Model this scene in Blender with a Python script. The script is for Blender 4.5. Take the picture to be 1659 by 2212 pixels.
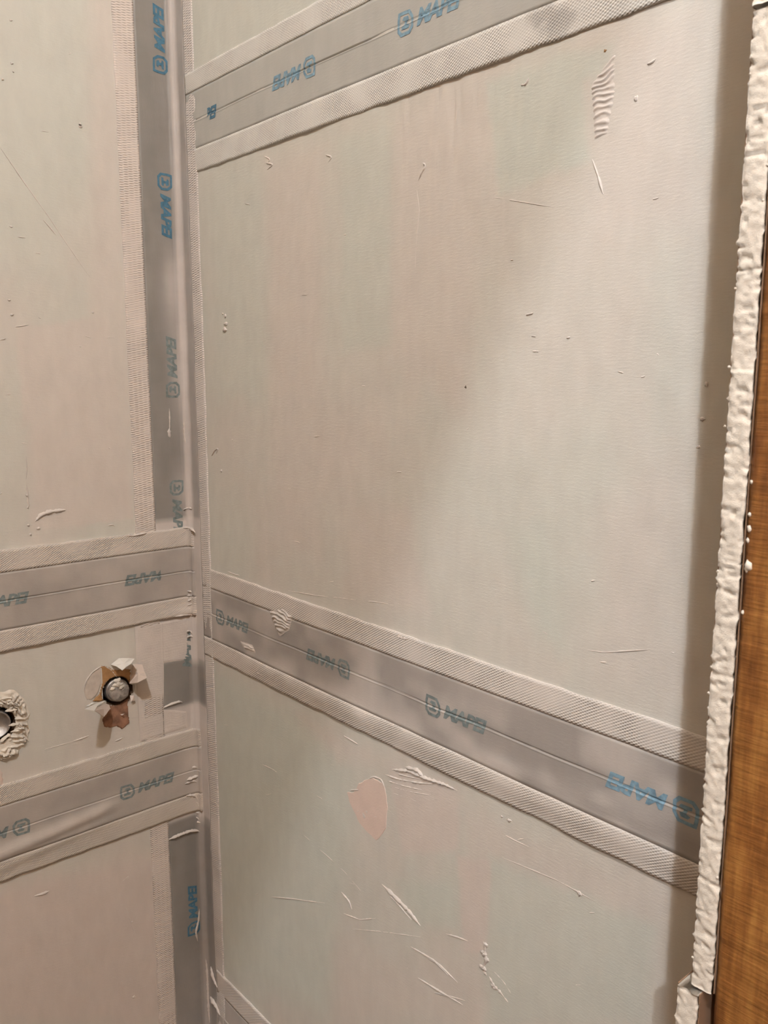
import bpy, bmesh, math, random
import numpy as np
from mathutils import Vector, Matrix

for o in list(bpy.data.objects):
    bpy.data.objects.remove(o, do_unlink=True)
S = bpy.context.scene
COL = S.collection

# ------------------------------------------------------------------ camera
F = 1835.0                      # focal length in pixels of a 1659 x 2212 frame
PITCH = math.atan(294.0 / F)
CAMP = np.array([1.062, -0.5586, 1.5])
YAW = math.radians(180 - 40.8)
FH = np.array([math.cos(YAW), math.sin(YAW), 0.0])
RT = np.array([FH[1], -FH[0], 0.0])
FW = FH * math.cos(PITCH) - np.array([0, 0, math.sin(PITCH)])
UP = np.cross(RT, FW)
cd = bpy.data.cameras.new('camera')
cd.sensor_fit = 'VERTICAL'; cd.sensor_height = 24.0; cd.lens = F / 2212 * 24.0
cd.clip_start = 0.02
cd.dof.use_dof = True; cd.dof.focus_distance = 0.85; cd.dof.aperture_fstop = cd.lens / 1.3
cam = bpy.data.objects.new('camera', cd); COL.objects.link(cam)
m = Matrix(((RT[0], UP[0], -FW[0], CAMP[0]), (RT[1], UP[1], -FW[1], CAMP[1]),
            (RT[2], UP[2], -FW[2], CAMP[2]), (0, 0, 0, 1)))
cam.matrix_world = m
S.camera = cam

# ------------------------------------------------------------------ world, exposure, lamps
w = bpy.data.worlds.new('world'); S.world = w; w.use_nodes = True
w.node_tree.nodes['Background'].inputs[0].default_value = (0.9, 0.86, 0.8, 1)
w.node_tree.nodes['Background'].inputs[1].default_value = 0.02
vs = S.view_settings
vs.view_transform = 'Standard'; vs.look = 'None'; vs.gamma = 1.0; vs.exposure = 0.0
vs.use_curve_mapping = False
# bulb position, bulb radius, colour, strength
LAMP_NEAR = ((1.40, -0.96, 2.90), 0.038, (0.96, 1.0, 1.05), 1690.0)
LAMP_FAR = ((1.92, -1.735, 2.70), 0.015, (0.96, 1.0, 1.05), 10400.0)

ROOM_X, ROOM_Y, ROOM_Z = 2.6, -2.6, 3.0

# ------------------------------------------------------------------ helpers
rng = np.random.RandomState(7)
random.seed(7)
_lat = {}
def vnoise(x, y, seed=0):
    if seed not in _lat:
        _lat[seed] = np.random.RandomState(1000 + seed).rand(256, 256)
    L = _lat[seed]
    xi = np.floor(x).astype(int); yi = np.floor(y).astype(int)
    fx = x - xi; fy = y - yi
    fx = fx * fx * (3 - 2 * fx); fy = fy * fy * (3 - 2 * fy)
    a = L[xi % 256, yi % 256]; b = L[(xi + 1) % 256, yi % 256]
    c = L[xi % 256, (yi + 1) % 256]; d = L[(xi + 1) % 256, (yi + 1) % 256]
    return (a * (1 - fx) + b * fx) * (1 - fy) + (c * (1 - fx) + d * fx) * fy * 1.0
def fbm(x, y, fx, fy, seed=0, octv=3):
    x = np.asarray(x, float); y = np.asarray(y, float)
    s = 0; a = 0.5; t = 0
    for k in range(octv):
        s = s + a * vnoise(x * fx * 2 ** k + 17.3 * k, y * fy * 2 ** k + 9.1 * k, seed + k)
        t += a; a *= 0.5
    return s / t                      # 0..1
def sstep(a, b, x):
    t = np.clip((x - a) / (b - a), 0, 1)
    return t * t * (3 - 2 * t)

# wall coordinates.  c = run measured along the two walls from the corner
# (negative on the left wall, positive on the right wall), z = height, h = distance proud of the wall
RC = 0.010
QA = math.pi * RC / 4
def place(c, z, h):
    c = np.asarray(c, float); z = np.asarray(z, float); h = np.asarray(h, float)
    c, z, h = np.broadcast_arrays(c, z, h)
    P = np.empty(c.shape + (3,))
    s = np.clip(c, -QA, QA) / RC            # -pi/4 .. pi/4
    ang = math.pi * 0.75 - s                # 180 deg at left wall, 90 deg at right wall
    px = RC + (RC - h) * np.cos(ang); py = -RC + (RC - h) * np.sin(ang)
    px = px + np.where(c > QA, c - QA, 0); py = py - np.where(c < -QA, -c - QA, 0)
    P[..., 0] = px; P[..., 1] = py; P[..., 2] = z
    return P
def flat(c, z, h):                          # square corner, no fillet
    c, z, h = np.broadcast_arrays(np.asarray(c, float), np.asarray(z, float), np.asarray(h, float))
    P = np.empty(c.shape + (3,))
    P[..., 0] = np.where(c < 0, h, c); P[..., 1] = np.where(c < 0, c, -h); P[..., 2] = z
    return P
# spots on the walls were measured from the picture; these turn a sight line into wall coordinates
def sight(x, y):
    return FW * F + RT * (x - 829.5) - UP * (y - 1106.0)
def onR(x, y, h=0.0):
    d = sight(x, y); t = (-h - CAMP[1]) / d[1]; p = CAMP + t * d
    return (p[0], p[2])
def onL(x, y, h=0.0):
    d = sight(x, y); t = (h - CAMP[0]) / d[0]; p = CAMP + t * d
    return (p[1], p[2])
def spot(x, y):                              # (c, z) on whichever wall is met
    p = onR(x, y)
    return p if p[0] > 0 else onL(x, y)

WLOC = {}
def thing(name, label, cat, loc, group=None):
    o = bpy.data.objects.new(name, None); COL.objects.link(o)
    o.location = loc; o.empty_display_size = 0.02
    o['label'] = label; o['category'] = cat
    if group: o['group'] = group
    WLOC[o] = np.array(loc, float)
    return o
def tag(o, label, cat, group=None):
    o['label'] = label; o['category'] = cat
    if group: o['group'] = group
    return o
def mesh_obj(name, V, faces, mat, parent=None, col=None, uv=None, smooth=True):
    V = np.asarray(V, float).reshape(-1, 3)
    org = WLOC.get(parent, np.zeros(3)) if parent is not None else np.zeros(3)
    me = bpy.data.meshes.new(name)
    if isinstance(faces, np.ndarray):
        n = len(faces); k = faces.shape[1]
        me.vertices.add(len(V)); me.vertices.foreach_set('co', (V - org).astype(np.float32).ravel())
        me.loops.add(n * k); me.loops.foreach_set('vertex_index', faces.astype(np.int32).ravel())
        me.polygons.add(n)
        me.polygons.foreach_set('loop_start', np.arange(0, n * k, k, dtype=np.int32))
        me.polygons.foreach_set('loop_total', np.full(n, k, dtype=np.int32))
    else:
        me.from_pydata([tuple(v) for v in (V - org)], [], [tuple(int(i) for i in f) for f in faces])
    me.update(calc_edges=True)
    if uv is not None:
        ul = me.uv_layers.new(name='UVMap')
        li = np.empty(len(me.loops), dtype=np.int32); me.loops.foreach_get('vertex_index', li)
        ul.data.foreach_set('uv', np.asarray(uv, np.float32).reshape(-1, 2)[li].ravel())
    if col is not None:
        at = me.attributes.new('albedo', 'FLOAT_COLOR', 'POINT')
        c4 = np.ones((len(V), 4), np.float32); c4[:, :3] = np.asarray(col).reshape(-1, 3)
        at.data.foreach_set('color', c4.ravel())
    if smooth:
        me.polygons.foreach_set('use_smooth', np.ones(len(me.polygons), dtype=bool))
    me.validate()
    if mat: me.materials.append(mat)
    o = bpy.data.objects.new(name, me); COL.objects.link(o)
    if parent is not None: o.parent = parent
    WLOC[o] = org
    return o
def grid_faces(nu, nv, flip=False):
    i = np.arange(nu - 1)[:, None] * nv + np.arange(nv - 1)[None, :]
    i = i.ravel()
    f = np.stack([i, i + nv, i + nv + 1, i + 1], 1)
    return f[:, ::-1].copy() if flip else f
def box_vf(x0, x1, y0, y1, z0, z1):
    V = [(x0, y0, z0), (x1, y0, z0), (x1, y1, z0), (x0, y1, z0), (x0, y0, z1), (x1, y0, z1), (x1, y1, z1), (x0, y1, z1)]
    Fc = [(0, 3, 2, 1), (4, 5, 6, 7), (0, 1, 5, 4), (1, 2, 6, 5), (2, 3, 7, 6), (3, 0, 4, 7)]
    return V, Fc
def boxes(name, bl, mat, parent=None, bevel=0):
    V = []; Fc = []
    for b in bl:
        v, f = box_vf(*b); n = len(V); V += v; Fc += [tuple(i + n for i in q) for q in f]
    o = mesh_obj(name, V, Fc, mat, parent, smooth=False)
    if bevel:
        md = o.modifiers.new('bevel', 'BEVEL'); md.width = bevel; md.segments = 2
    return o
def polydist(X, Y, pts):                    # signed distance (positive inside) to polygon
    pts = np.asarray(pts, float); n = len(pts)
    dmin = np.full(X.shape, 1e9); ins = np.zeros(X.shape, bool)
    for i in range(n):
        x0, y0 = pts[i]; x1, y1 = pts[(i + 1) % n]
        ex, ey = x1 - x0, y1 - y0
        t = np.clip(((X - x0) * ex + (Y - y0) * ey) / (ex * ex + ey * ey + 1e-12), 0, 1)
        d = np.hypot(X - x0 - t * ex, Y - y0 - t * ey); dmin = np.minimum(dmin, d)
        cr = ((y0 > Y) != (y1 > Y)) & (X < (x1 - x0) * (Y - y0) / (y1 - y0 + 1e-12) + x0)
        ins ^= cr
    return np.where(ins, dmin, -dmin)

# ------------------------------------------------------------------ materials
def newmat(name):
    mt = bpy.data.materials.new(name); mt.use_nodes = True
    nt = mt.node_tree; b = nt.nodes['Principled BSDF']
    return mt, nt, b
def N(nt, typ, **kw):
    n = nt.nodes.new(typ)
    for k, v in kw.items():
        if k in n.inputs.keys(): n.inputs[k].default_value = v
        else: setattr(n, k, v)
    return n
def mixmul(nt, a, b, fac=1.0):
    mx = N(nt, 'ShaderNodeMix', data_type='RGBA', blend_type='MULTIPLY')
    mx.inputs[0].default_value = fac
    nt.links.new(a, mx.inputs[6]); nt.links.new(b, mx.inputs[7])
    return mx.outputs[2]
def ramp(nt, src, stops):
    r = N(nt, 'ShaderNodeValToRGB'); e = r.color_ramp.elements
    e[0].position, e[0].color = stops[0][0], (*stops[0][1], 1)
    e[1].position, e[1].color = stops[-1][0], (*stops[-1][1], 1)
    for p, c in stops[1:-1]:
        q = e.new(p); q.color = (*c, 1)
    nt.links.new(src, r.inputs[0]); return r.outputs[0]
def noise(nt, vec, scale, detail=3, rough=0.55, mapscale=(1, 1, 1)):
    mp = N(nt, 'ShaderNodeMapping'); mp.inputs['Scale'].default_value = mapscale
    nt.links.new(vec, mp.inputs['Vector'])
    n = N(nt, 'ShaderNodeTexNoise', Scale=scale, Detail=detail, Roughness=rough)
    nt.links.new(mp.outputs[0], n.inputs['Vector'])
    return n.outputs[0]
def bump(nt, bsdf, hts):
    prev = None
    for src, strength, dist in hts:
        bp = N(nt, 'ShaderNodeBump', Strength=strength, Distance=dist)
        nt.links.new(src, bp.inputs['Height'])
        if prev: nt.links.new(prev, bp.inputs['Normal'])
        prev = bp.outputs[0]
    nt.links.new(prev, bsdf.inputs['Normal'])

def coat_material(name, rough, fine=1.0, spec=0.35):
    mt, nt, b = newmat(name)
    at = N(nt, 'ShaderNodeAttribute', attribute_name='albedo')
    uv = N(nt, 'ShaderNodeUVMap')
    n1 = noise(nt, uv.outputs[0], 60, 4, 0.6, (1, 0.35, 1))
    tint = ramp(nt, n1, [(0.3, (0.955, 0.955, 0.955)), (0.7, (1.03, 1.03, 1.03))])
    nt.links.new(mixmul(nt, at.outputs[0], tint), b.inputs['Base Color'])
    b.inputs['Roughness'].default_value = rough
    b.inputs['Specular IOR Level'].default_value = spec
    brush = noise(nt, uv.outputs[0], 1.0, 3, 0.6, (130, 520, 1))
    grain = noise(nt, uv.outputs[0], 1.0, 2, 0.5, (900, 900, 1))
    bump(nt, b, [(brush, 0.5 * fine, 0.00034), (grain, 0.25 * fine, 0.0003)])
    return mt
M_WALL = coat_material('roller_coated_board', 0.55)
M_RUBBER = coat_material('grey_rubber_fleece', 0.48, 0.8, 0.45)

def fabric_material(name, pu, pv, k1):
    mt, nt, b = newmat(name)
    at = N(nt, 'ShaderNodeAttribute', attribute_name='albedo')
    uv = N(nt, 'ShaderNodeUVMap')
    sp = N(nt, 'ShaderNodeSeparateXYZ'); nt.links.new(uv.outputs[0], sp.inputs[0])
    def wave(ku, kv):
        a = N(nt, 'ShaderNodeMath', operation='MULTIPLY'); a.inputs[1].default_value = ku; nt.links.new(sp.outputs[0], a.inputs[0])
        c = N(nt, 'ShaderNodeMath', operation='MULTIPLY_ADD'); c.inputs[1].default_value = kv; nt.links.new(sp.outputs[1], c.inputs[0]); nt.links.new(a.outputs[0], c.inputs[2])
        s = N(nt, 'ShaderNodeMath', operation='SINE'); nt.links.new(c.outputs[0], s.inputs[0])
        return s.outputs[0]
    t = 2 * math.pi
    w1 = wave(t / pu, t / pv)        # staggered stitches, rows 1.5 mm apart
    w2 = wave(t / pu, -t / pv)
    ad = N(nt, 'ShaderNodeMath', operation='MULTIPLY_ADD'); ad.inputs[1].default_value = k1
    nt.links.new(w1, ad.inputs[0]); nt.links.new(w2, ad.inputs[2])
    big = noise(nt, uv.outputs[0], 25, 2, 0.5)
    keep = ramp(nt, big, [(0.36, (0.25, 0.25, 0.25)), (0.6, (1, 1, 1))])   # where the coat clogs the weave
    mu = N(nt, 'ShaderNodeMath', operation='MULTIPLY'); nt.links.new(ad.outputs[0], mu.inputs[0]); nt.links.new(keep, mu.inputs[1])
    mr = N(nt, 'ShaderNodeMapRange'); mr.inputs[1].default_value = -1.5; mr.inputs[2].default_value = 0.2
    nt.links.new(mu.outputs[0], mr.inputs[0])
    tint = ramp(nt, mr.outputs[0], [(0.0, (0.77, 0.75, 0.73)), (1.0, (1.0, 1.0, 1.0))])
    nt.links.new(mixmul(nt, at.outputs[0], tint), b.inputs['Base Color'])
    b.inputs['Roughness'].default_value = 0.62; b.inputs['Specular IOR Level'].default_value = 0.3
    bump(nt, b, [(mu.outputs[0], 0.8, 0.00026)])
    return mt
M_FABRIC = fabric_material('knitted_fabric_border', 0.0042, 0.0026, 0.5)
M_RIBBED = fabric_material('ribbed_fabric_border', 0.0029, 0.0130, 0.75)

def plain(name, color, rough=0.6, spec=0.4, metal=0.0, var=0.12, nscale=40, bumps=0.0):
    mt, nt, b = newmat(name)
    tc = N(nt, 'ShaderNodeTexCoord')
    n1 = noise(nt, tc.outputs['Object'], nscale, 4)
    lo = tuple(max(0, c * (1 - var)) for c in color); hi = tuple(min(1, c * (1 + var)) for c in color)
    nt.links.new(ramp(nt, n1, [(0.3, lo), (0.7, hi)]), b.inputs['Base Color'])
    b.inputs['Roughness'].default_value = rough; b.inputs['Metallic'].default_value = metal
    b.inputs['Specular IOR Level'].default_value = spec
    if bumps:
        n2 = noise(nt, tc.outputs['Object'], nscale * 12, 3)
        bump(nt, b, [(n2, 0.6, bumps)])
    return mt
GREEN = np.array([0.556, 0.562, 0.503]); PINK = np.array([0.607, 0.546, 0.494])
CREAM = np.array([0.63, 0.58, 0.53]); GREY = np.array([0.25, 0.245, 0.235]); COATED = np.array([0.475, 0.435, 0.40])
M_PLASTER = plain('smeared_coat_ridge', (0.605, 0.552, 0.505), 0.5, 0.4, var=0.06, bumps=0.0004)
M_LEAF = plain('pink_patch_coat', (0.66, 0.53, 0.46), 0.6, var=0.05, bumps=0.0003)
M_GREENPATCH = plain('green_patch_coat', (0.50, 0.53, 0.46), 0.55, var=0.04, bumps=0.0002)
M_PRINT = plain('blue_print', (0.065, 0.165, 0.245), 0.5, var=0.25, nscale=300)
M_PRINT_COAT = plain('blue_print_under_coat', (0.185, 0.225, 0.225), 0.5, var=0.3, nscale=220)
M_PRINT_FADE = plain('blue_print_half_covered', (0.19, 0.31, 0.395), 0.5, var=0.3, nscale=220)
M_PIPE = plain('galvanised_fitting', (0.42, 0.40, 0.38), 0.42, 0.5, 0.8, 0.2, 120, 0.0004)
M_PLUG = plain('plaster_crusted_plug', (0.37, 0.335, 0.30), 0.45, 0.5, 0.35, 0.35, 150, 0.0008)
M_BROWN = plain('torn_board_paper', (0.36, 0.20, 0.085), 0.7, var=0.3, nscale=70, bumps=0.0004)
M_SHADED_BOARD = plain('brown_board_with_painted_shadow', (0.25, 0.13, 0.08), 0.7, var=0.45, nscale=90, bumps=0.0005)  # brown board, darkened to carry the shadow of plug and flap
M_HOLE = plain('drilled_hole_side', (0.10, 0.06, 0.035), 0.9, var=0.3, nscale=80)
M_WHITEFLAP = plain('torn_white_membrane', (0.74, 0.71, 0.66), 0.5, var=0.05, nscale=80)
M_PINKFLAP = plain('torn_pink_membrane', (0.62, 0.52, 0.45), 0.5, var=0.07, nscale=80)
M_DISC = plain('thin_membrane_disc', (0.545, 0.48, 0.415), 0.6, var=0.1, nscale=90, bumps=0.0003)
M_CRUST = plain('pale_plaster_crust', (0.70, 0.64, 0.55), 0.55, var=0.08, nscale=120, bumps=0.0004)
M_GYPSUM = plain('cut_gypsum_core', (0.67, 0.61, 0.525), 0.85, 0.2, var=0.08, nscale=160, bumps=0.0006)
M_PAPER_GAP_SHADE = plain('gap_shaded_board_paper', (0.26, 0.16, 0.10), 0.8, 0.2, var=0.06)  # paper coloured darker to stand for shade in the gap beside the stud
M_FLOOR = plain('chipboard_floor', (0.20, 0.12, 0.06), 0.85, 0.2, var=0.15, nscale=6)
M_CEIL = plain('matt_ceiling_paint', (0.70, 0.60, 0.48), 0.9, 0.2, var=0.02, nscale=4)
M_DARK = plain('bare_brick_wall', (0.36, 0.24, 0.15), 0.9, 0.2, var=0.1, nscale=5)
M_ROOM = plain('unpainted_board_wall', (0.60, 0.42, 0.25), 0.9, 0.2, var=0.06, nscale=5)
M_LAMPBASE = plain('white_lamp_holder', (0.8, 0.8, 0.78), 0.4)
M_PIT = plain('dark_pit', (0.10, 0.08, 0.06), 0.8)
def wood():
    mt, nt, b = newmat('rough_sawn_softwood')
    tc = N(nt, 'ShaderNodeTexCoord')
    v = tc.outputs['Object']
    blot = noise(nt, v, 1.0, 5, 0.65, (60, 60, 11))
    saw = noise(nt, v, 1.0, 3, 0.65, (30, 30, 420))
    grain = noise(nt, v, 1.0, 3, 0.6, (260, 260, 14))
    c1 = ramp(nt, blot, [(0.30, (0.13, 0.042, 0.009)), (0.48, (0.26, 0.105, 0.024)), (0.68, (0.42, 0.20, 0.05))])
    c2 = ramp(nt, saw, [(0.3, (0.72, 0.70, 0.68)), (0.62, (1.0, 1.0, 1.0))])
    c3 = ramp(nt, grain, [(0.34, (0.78, 0.75, 0.72)), (0.6, (1.0, 1.0, 1.0))])
    nt.links.new(mixmul(nt, mixmul(nt, c1, c2), c3), b.inputs['Base Color'])
    b.inputs['Roughness'].default_value = 0.6; b.inputs['Specular IOR Level'].default_value = 0.35
    bump(nt, b, [(saw, 0.5, 0.0012), (grain, 0.3, 0.0006)])
    return mt
M_WOOD = wood()
def emit(name, color, strength):
    mt, nt, b = newmat(name)
    b.inputs['Base Color'].default_value = (*color, 1)
    b.inputs['Emission Color'].default_value = (*color, 1); b.inputs['Emission Strength'].default_value = strength
    return mt

# ------------------------------------------------------------------ the two boarded walls
STUBS = [(-0.116, 1.081, 0.0195), (-0.272, 1.0745, 0.0215)]
def smear_list():
    """soft areas of the coat: wall points, how pink (1) or green (0), softness in metres"""
    def R(*p): return [onR(*q) for q in p]
    def L(*p): return [onL(*q) for q in p]
    right = [
        (R((395, -40), (760, -40), (740, 30), (415, 170)), 0.02, 0.012),
        (R((455, 380), (560, 350), (575, 860), (470, 860)), 0.12, 0.020),
        (R((575, 340), (700, 320), (690, 1200), (590, 1180)), 0.85, 0.020),
        (R((735, 300), (850, 262), (845, 745), (740, 760)), 0.02, 0.008),
        (R((852, 262), (1060, 190), (1010, 900), (852, 780)), 0.80, 0.018),
        (R((1050, 180), (1255, 110), (1330, 90), (1310, 160), (1262, 180), (1276, 348), (1200, 372), (1080, 420)), -0.10, 0.006),
        (R((1330, 60), (1530, 0), (1510, 480), (1300, 520)), 0.85, 0.025),
        (R((930, 1050), (1300, 900), (1330, 1350), (1180, 1310)), 0.20, 0.030),
        (R((770, 1100), (880, 1090), (930, 1330), (740, 1290)), 0.85, 0.015),
        (R((1110, 1150), (1180, 1120), (1230, 1420), (1160, 1370)), -0.15, 0.020),
        (R((1300, 1100), (1480, 1000), (1470, 1500), (1300, 1470)), 0.75, 0.025),
        (R((455, 1430), (640, 1540), (760, 1680), (720, 2212), (480, 2100)), -0.15, 0.030),
        (R((640, 1540), (1000, 1720), (985, 1830), (850, 1660), (730, 1640)), 0.75, 0.012),
        (R((840, 1660), (990, 1700), (990, 1830), (870, 1850)), 1.05, 0.006),
        (R((1000, 1740), (1440, 1950), (1420, 2050), (1010, 1850)), 0.80, 0.015),
        (R((1060, 1850), (1420, 2000), (1400, 2212), (1050, 2212)), 0.0, 0.010),
        (R((990, 1850), (1055, 1860), (1050, 2060), (1000, 2060)), 1.1, 0.004),
        (R((730, 2050), (1000, 2080), (1000, 2212), (720, 2212)), 0.80, 0.030),
        (R((850, 1900), (985, 1900), (985, 2000), (900, 2000)), -0.15, 0.012),
    ]
    left = [
        (L((-60, -30), (240, -30), (250, 420), (60, 560), (-60, 560)), 0.10, 0.050),
        (L((190, -30), (250, -30), (300, 1100), (200, 1100)), 0.80, 0.015),
        (L((38, 705), (230, 690), (290, 1120), (60, 1150)), 0.90, 0.004),
        (L((-60, 950), (60, 920), (70, 1150), (-60, 1150)), 0.35, 0.010),
        (L((-60, 1430), (150, 1400), (150, 1640), (-60, 1660)), 0.35, 0.02),
        (L((300, 1400), (420, 1380), (420, 1560), (300, 1590)), 1.0, 0.010),
        (L((-60, 1930), (360, 1840), (370, 2212), (-60, 2212)), 1.2, 0.02),
    ]
    return left, right
SM_L, SM_R = smear_list()
def wall_mix(c, z):
    base = 0.5 + 0.9 * (fbm(c, z, 15, 7, 3, 3) - 0.5)
    v = base.copy()
    wob = 0.010 * (fbm(c, z, 60, 30, 11, 3) - 0.5)
    for lst, side in ((SM_L, c < 0), (SM_R, c >= 0)):
        for pts, val, soft in lst:
            d = polydist(c, z, pts) + wob
            k = sstep(-soft, soft, d) * side * 0.92
            v = v * (1 - k) + val * k
    v = v + 0.12 * (fbm(c, z, 80, 16, 21, 3) - 0.5)
    return np.clip(v, -0.8, 1.6)
def wall_color(c, z):
    k = wall_mix(c, z)[..., None]
    return GREEN * (1 - k) + PINK * k
def wall_height(c, z):
    h = 0.0014 * (fbm(c, z, 14, 9, 31, 2) - 0.5) + 0.0007 * (fbm(c, z, 55, 40, 35, 2) - 0.5)
    # trowel streaks hanging under the upper tape
    st = sstep(1.56, 1.72, z) * (1 - sstep(1.755, 1.765, z)) * sstep(0.40, 0.45, c) * (1 - sstep(0.55, 0.68, c))
    h = h + st * 0.0011 * (fbm(c, z, 260, 26, 41, 2) - 0.5)
    edge = sstep(0.0, 0.02, np.abs(c))
    return h * edge

def board_wall(name, side, dense, outer, mat):
    """dense displaced front field, coarse surround, 10 cm of wall behind"""
    (c0, c1, z0, z1), (o0, o1, p0, p1) = dense, outer
    step = 0.0022
    cs = np.linspace(c0, c1, int((c1 - c0) / step) + 1); zs = np.linspace(z0, z1, int((z1 - z0) / step) + 1)
    Cg, Zg = np.meshgrid(cs, zs, indexing='ij')
    Hg = wall_height(Cg, Zg)
    eb = np.minimum.reduce([Cg - c0, c1 - Cg, Zg - z0, z1 - Zg]); Hg = Hg * sstep(0, 0.004, eb)
    V = flat(Cg if side > 0 else np.minimum(Cg, -1e-9), Zg, Hg).reshape(-1, 3)
    Cc = wall_color(Cg, Zg).reshape(-1, 3)
    Fc = grid_faces(len(cs), len(zs))
    if side < 0:
        cen_c = Cg.ravel()[Fc].mean(1); cen_z = Zg.ravel()[Fc].mean(1)
        keep = np.ones(len(Fc), bool)
        for sc, sz, r in STUBS:
            keep &= np.hypot(cen_c - sc, cen_z - sz) > r + 0.002
        Fc = Fc[keep]
    n = len(V)
    ex = []; ef = []
    def quad(pts):
        k = n + len(ex); ex.extend(pts); ef.append((k, k + 1, k + 2, k + 3))
    def fr(a, b, zz0, zz1):
        if b - a > 1e-6 and zz1 - zz0 > 1e-6:
            quad([flat(a, zz0, 0), flat(b, zz0, 0), flat(b, zz1, 0), flat(a, zz1, 0)])
    e = -1e-9 if side < 0 else 0
    fr(o0, c0, p0, p1); fr(c1, o1 + (e if side < 0 else 0), p0, p1); fr(c0, c1 + e, p0, z0); fr(c0, c1 + e, z1, p1)
    a, b = o0, o1 + e
    B = [flat(a, p0, -0.1), flat(b, p0, -0.1), flat(b, p1, -0.1), flat(a, p1, -0.1)]
    Fr = [flat(a, p0, 0), flat(b, p0, 0), flat(b, p1, 0), flat(a, p1, 0)]
    quad(B[::-1])
    for i in range(4):
        j = (i + 1) % 4; quad([Fr[j], Fr[i], B[i], B[j]])
    V = np.vstack([V, np.array([np.asarray(p).reshape(3) for p in ex])])
    Cc = np.vstack([Cc, np.tile((GREEN + PINK) / 2, (len(ex), 1))])
    UV = np.column_stack([np.where(V[:, 0] > -V[:, 1], V[:, 0], V[:, 1]), V[:, 2]])
    Fall = np.vstack([Fc, np.array(ef)])
    o = mesh_obj(name, V, Fall, mat, None, Cc, UV)
    o['kind'] = 'structure'
    return o
wall_left = board_wall('wall_left', -1, (-0.36, 0.0, 0.48, 2.06), (ROOM_Y, 0.0, 0.0, ROOM_Z), M_WALL)
wall_right = board_wall('wall_right', 1, (0.0, 0.84, 0.48, 2.06), (0.0, ROOM_X, 0.0, ROOM_Z), M_WALL)

# ------------------------------------------------------------------ rest of the room
def struct(name, bl, mat, bevel=0):
    o = boxes(name, bl, mat, None, bevel); o['kind'] = 'structure'; return o
struct('floor', [(0, ROOM_X, ROOM_Y, 0, -0.1, 0)], M_FLOOR)
struct('ceiling', [(0, ROOM_X, ROOM_Y, 0, ROOM_Z, ROOM_Z + 0.1)], M_CEIL)
struct('wall_back', [(ROOM_X, ROOM_X + 0.1, ROOM_Y, 0, 0, ROOM_Z)], M_DARK)
struct('wall_front', [(0, ROOM_X, ROOM_Y - 0.1, ROOM_Y, 0, ROOM_Z)], M_DARK)
# partition round the opening the picture is taken through: head above it and the run beyond it
PX0, PX1, JY = 0.843, 0.950, -0.135
HEAD = ROOM_Z
struct('wall_partition', [(PX0, PX1, ROOM_Y, -1.15, 0.0, ROOM_Z)], M_ROOM)
# unseen sloped panel added behind the viewer to cut the far lamp's light diagonally
def light_cut_panel():
    x0, x1 = 1.455, 1.50
    e = lambda y: 2.377 + (y + 1.139) * 0.72
    yz = [((ROOM_Z - 0.001 - 2.377) / 0.72 - 1.139, ROOM_Z - 0.001), (ROOM_Y + 0.001, ROOM_Z - 0.001), (ROOM_Y + 0.001, e(ROOM_Y))]
    V = [(x0, y, z) for y, z in yz] + [(x1, y, z) for y, z in yz]
    Fc = [(2, 1, 0), (3, 4, 5)] + [(i, (i + 1) % 3, 3 + (i + 1) % 3, 3 + i) for i in range(3)]
    o = mesh_obj('wall_light_blocker', V, Fc, M_ROOM, smooth=False); o['kind'] = 'structure'
light_cut_panel()

# ------------------------------------------------------------------ lamps
def ceiling_lamp(spec, label):
    (x, y, z), r, colr, stg = spec
    t = thing('ceiling_lamp', label, 'lamp', (x, y, ROOM_Z), 'bare bulbs on the ceiling')
    def lathe(name, prof, mat):
        V = []; Fc = []; n = 20
        for pr, pz in prof:
            for k in range(n):
                a = 2 * math.pi * k / n; V.append((x + pr * math.cos(a), y + pr * math.sin(a), pz))
        for i in range(len(prof) - 1):
            for k in range(n):
                Fc.append((i * n + k, i * n + (k + 1) % n, (i + 1) * n + (k + 1) % n, (i + 1) * n + k))
        Fc.append(tuple(range(n))[::-1]); Fc.append(tuple((len(prof) - 1) * n + k for k in range(n)))
        return mesh_obj(name, V, Fc, mat, t)
    lathe('holder', [(0.018, z + r * 0.9), (0.022, z + r + 0.01), (0.03, ROOM_Z - 0.02), (0.05, ROOM_Z - 0.002)], M_LAMPBASE)
    em = emit('glowing_bulb', colr, stg)
    lathe('bulb', [(r * math.sin(a), z - r * math.cos(a)) for a in np.linspace(0.05, math.pi - 0.42, 12)], em)
    return t
ceiling_lamp(LAMP_NEAR, 'bare bulb on the ceiling just outside the opening')
ceiling_lamp(LAMP_FAR, 'bare bulb on the ceiling beyond the added light-blocking panel')

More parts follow.
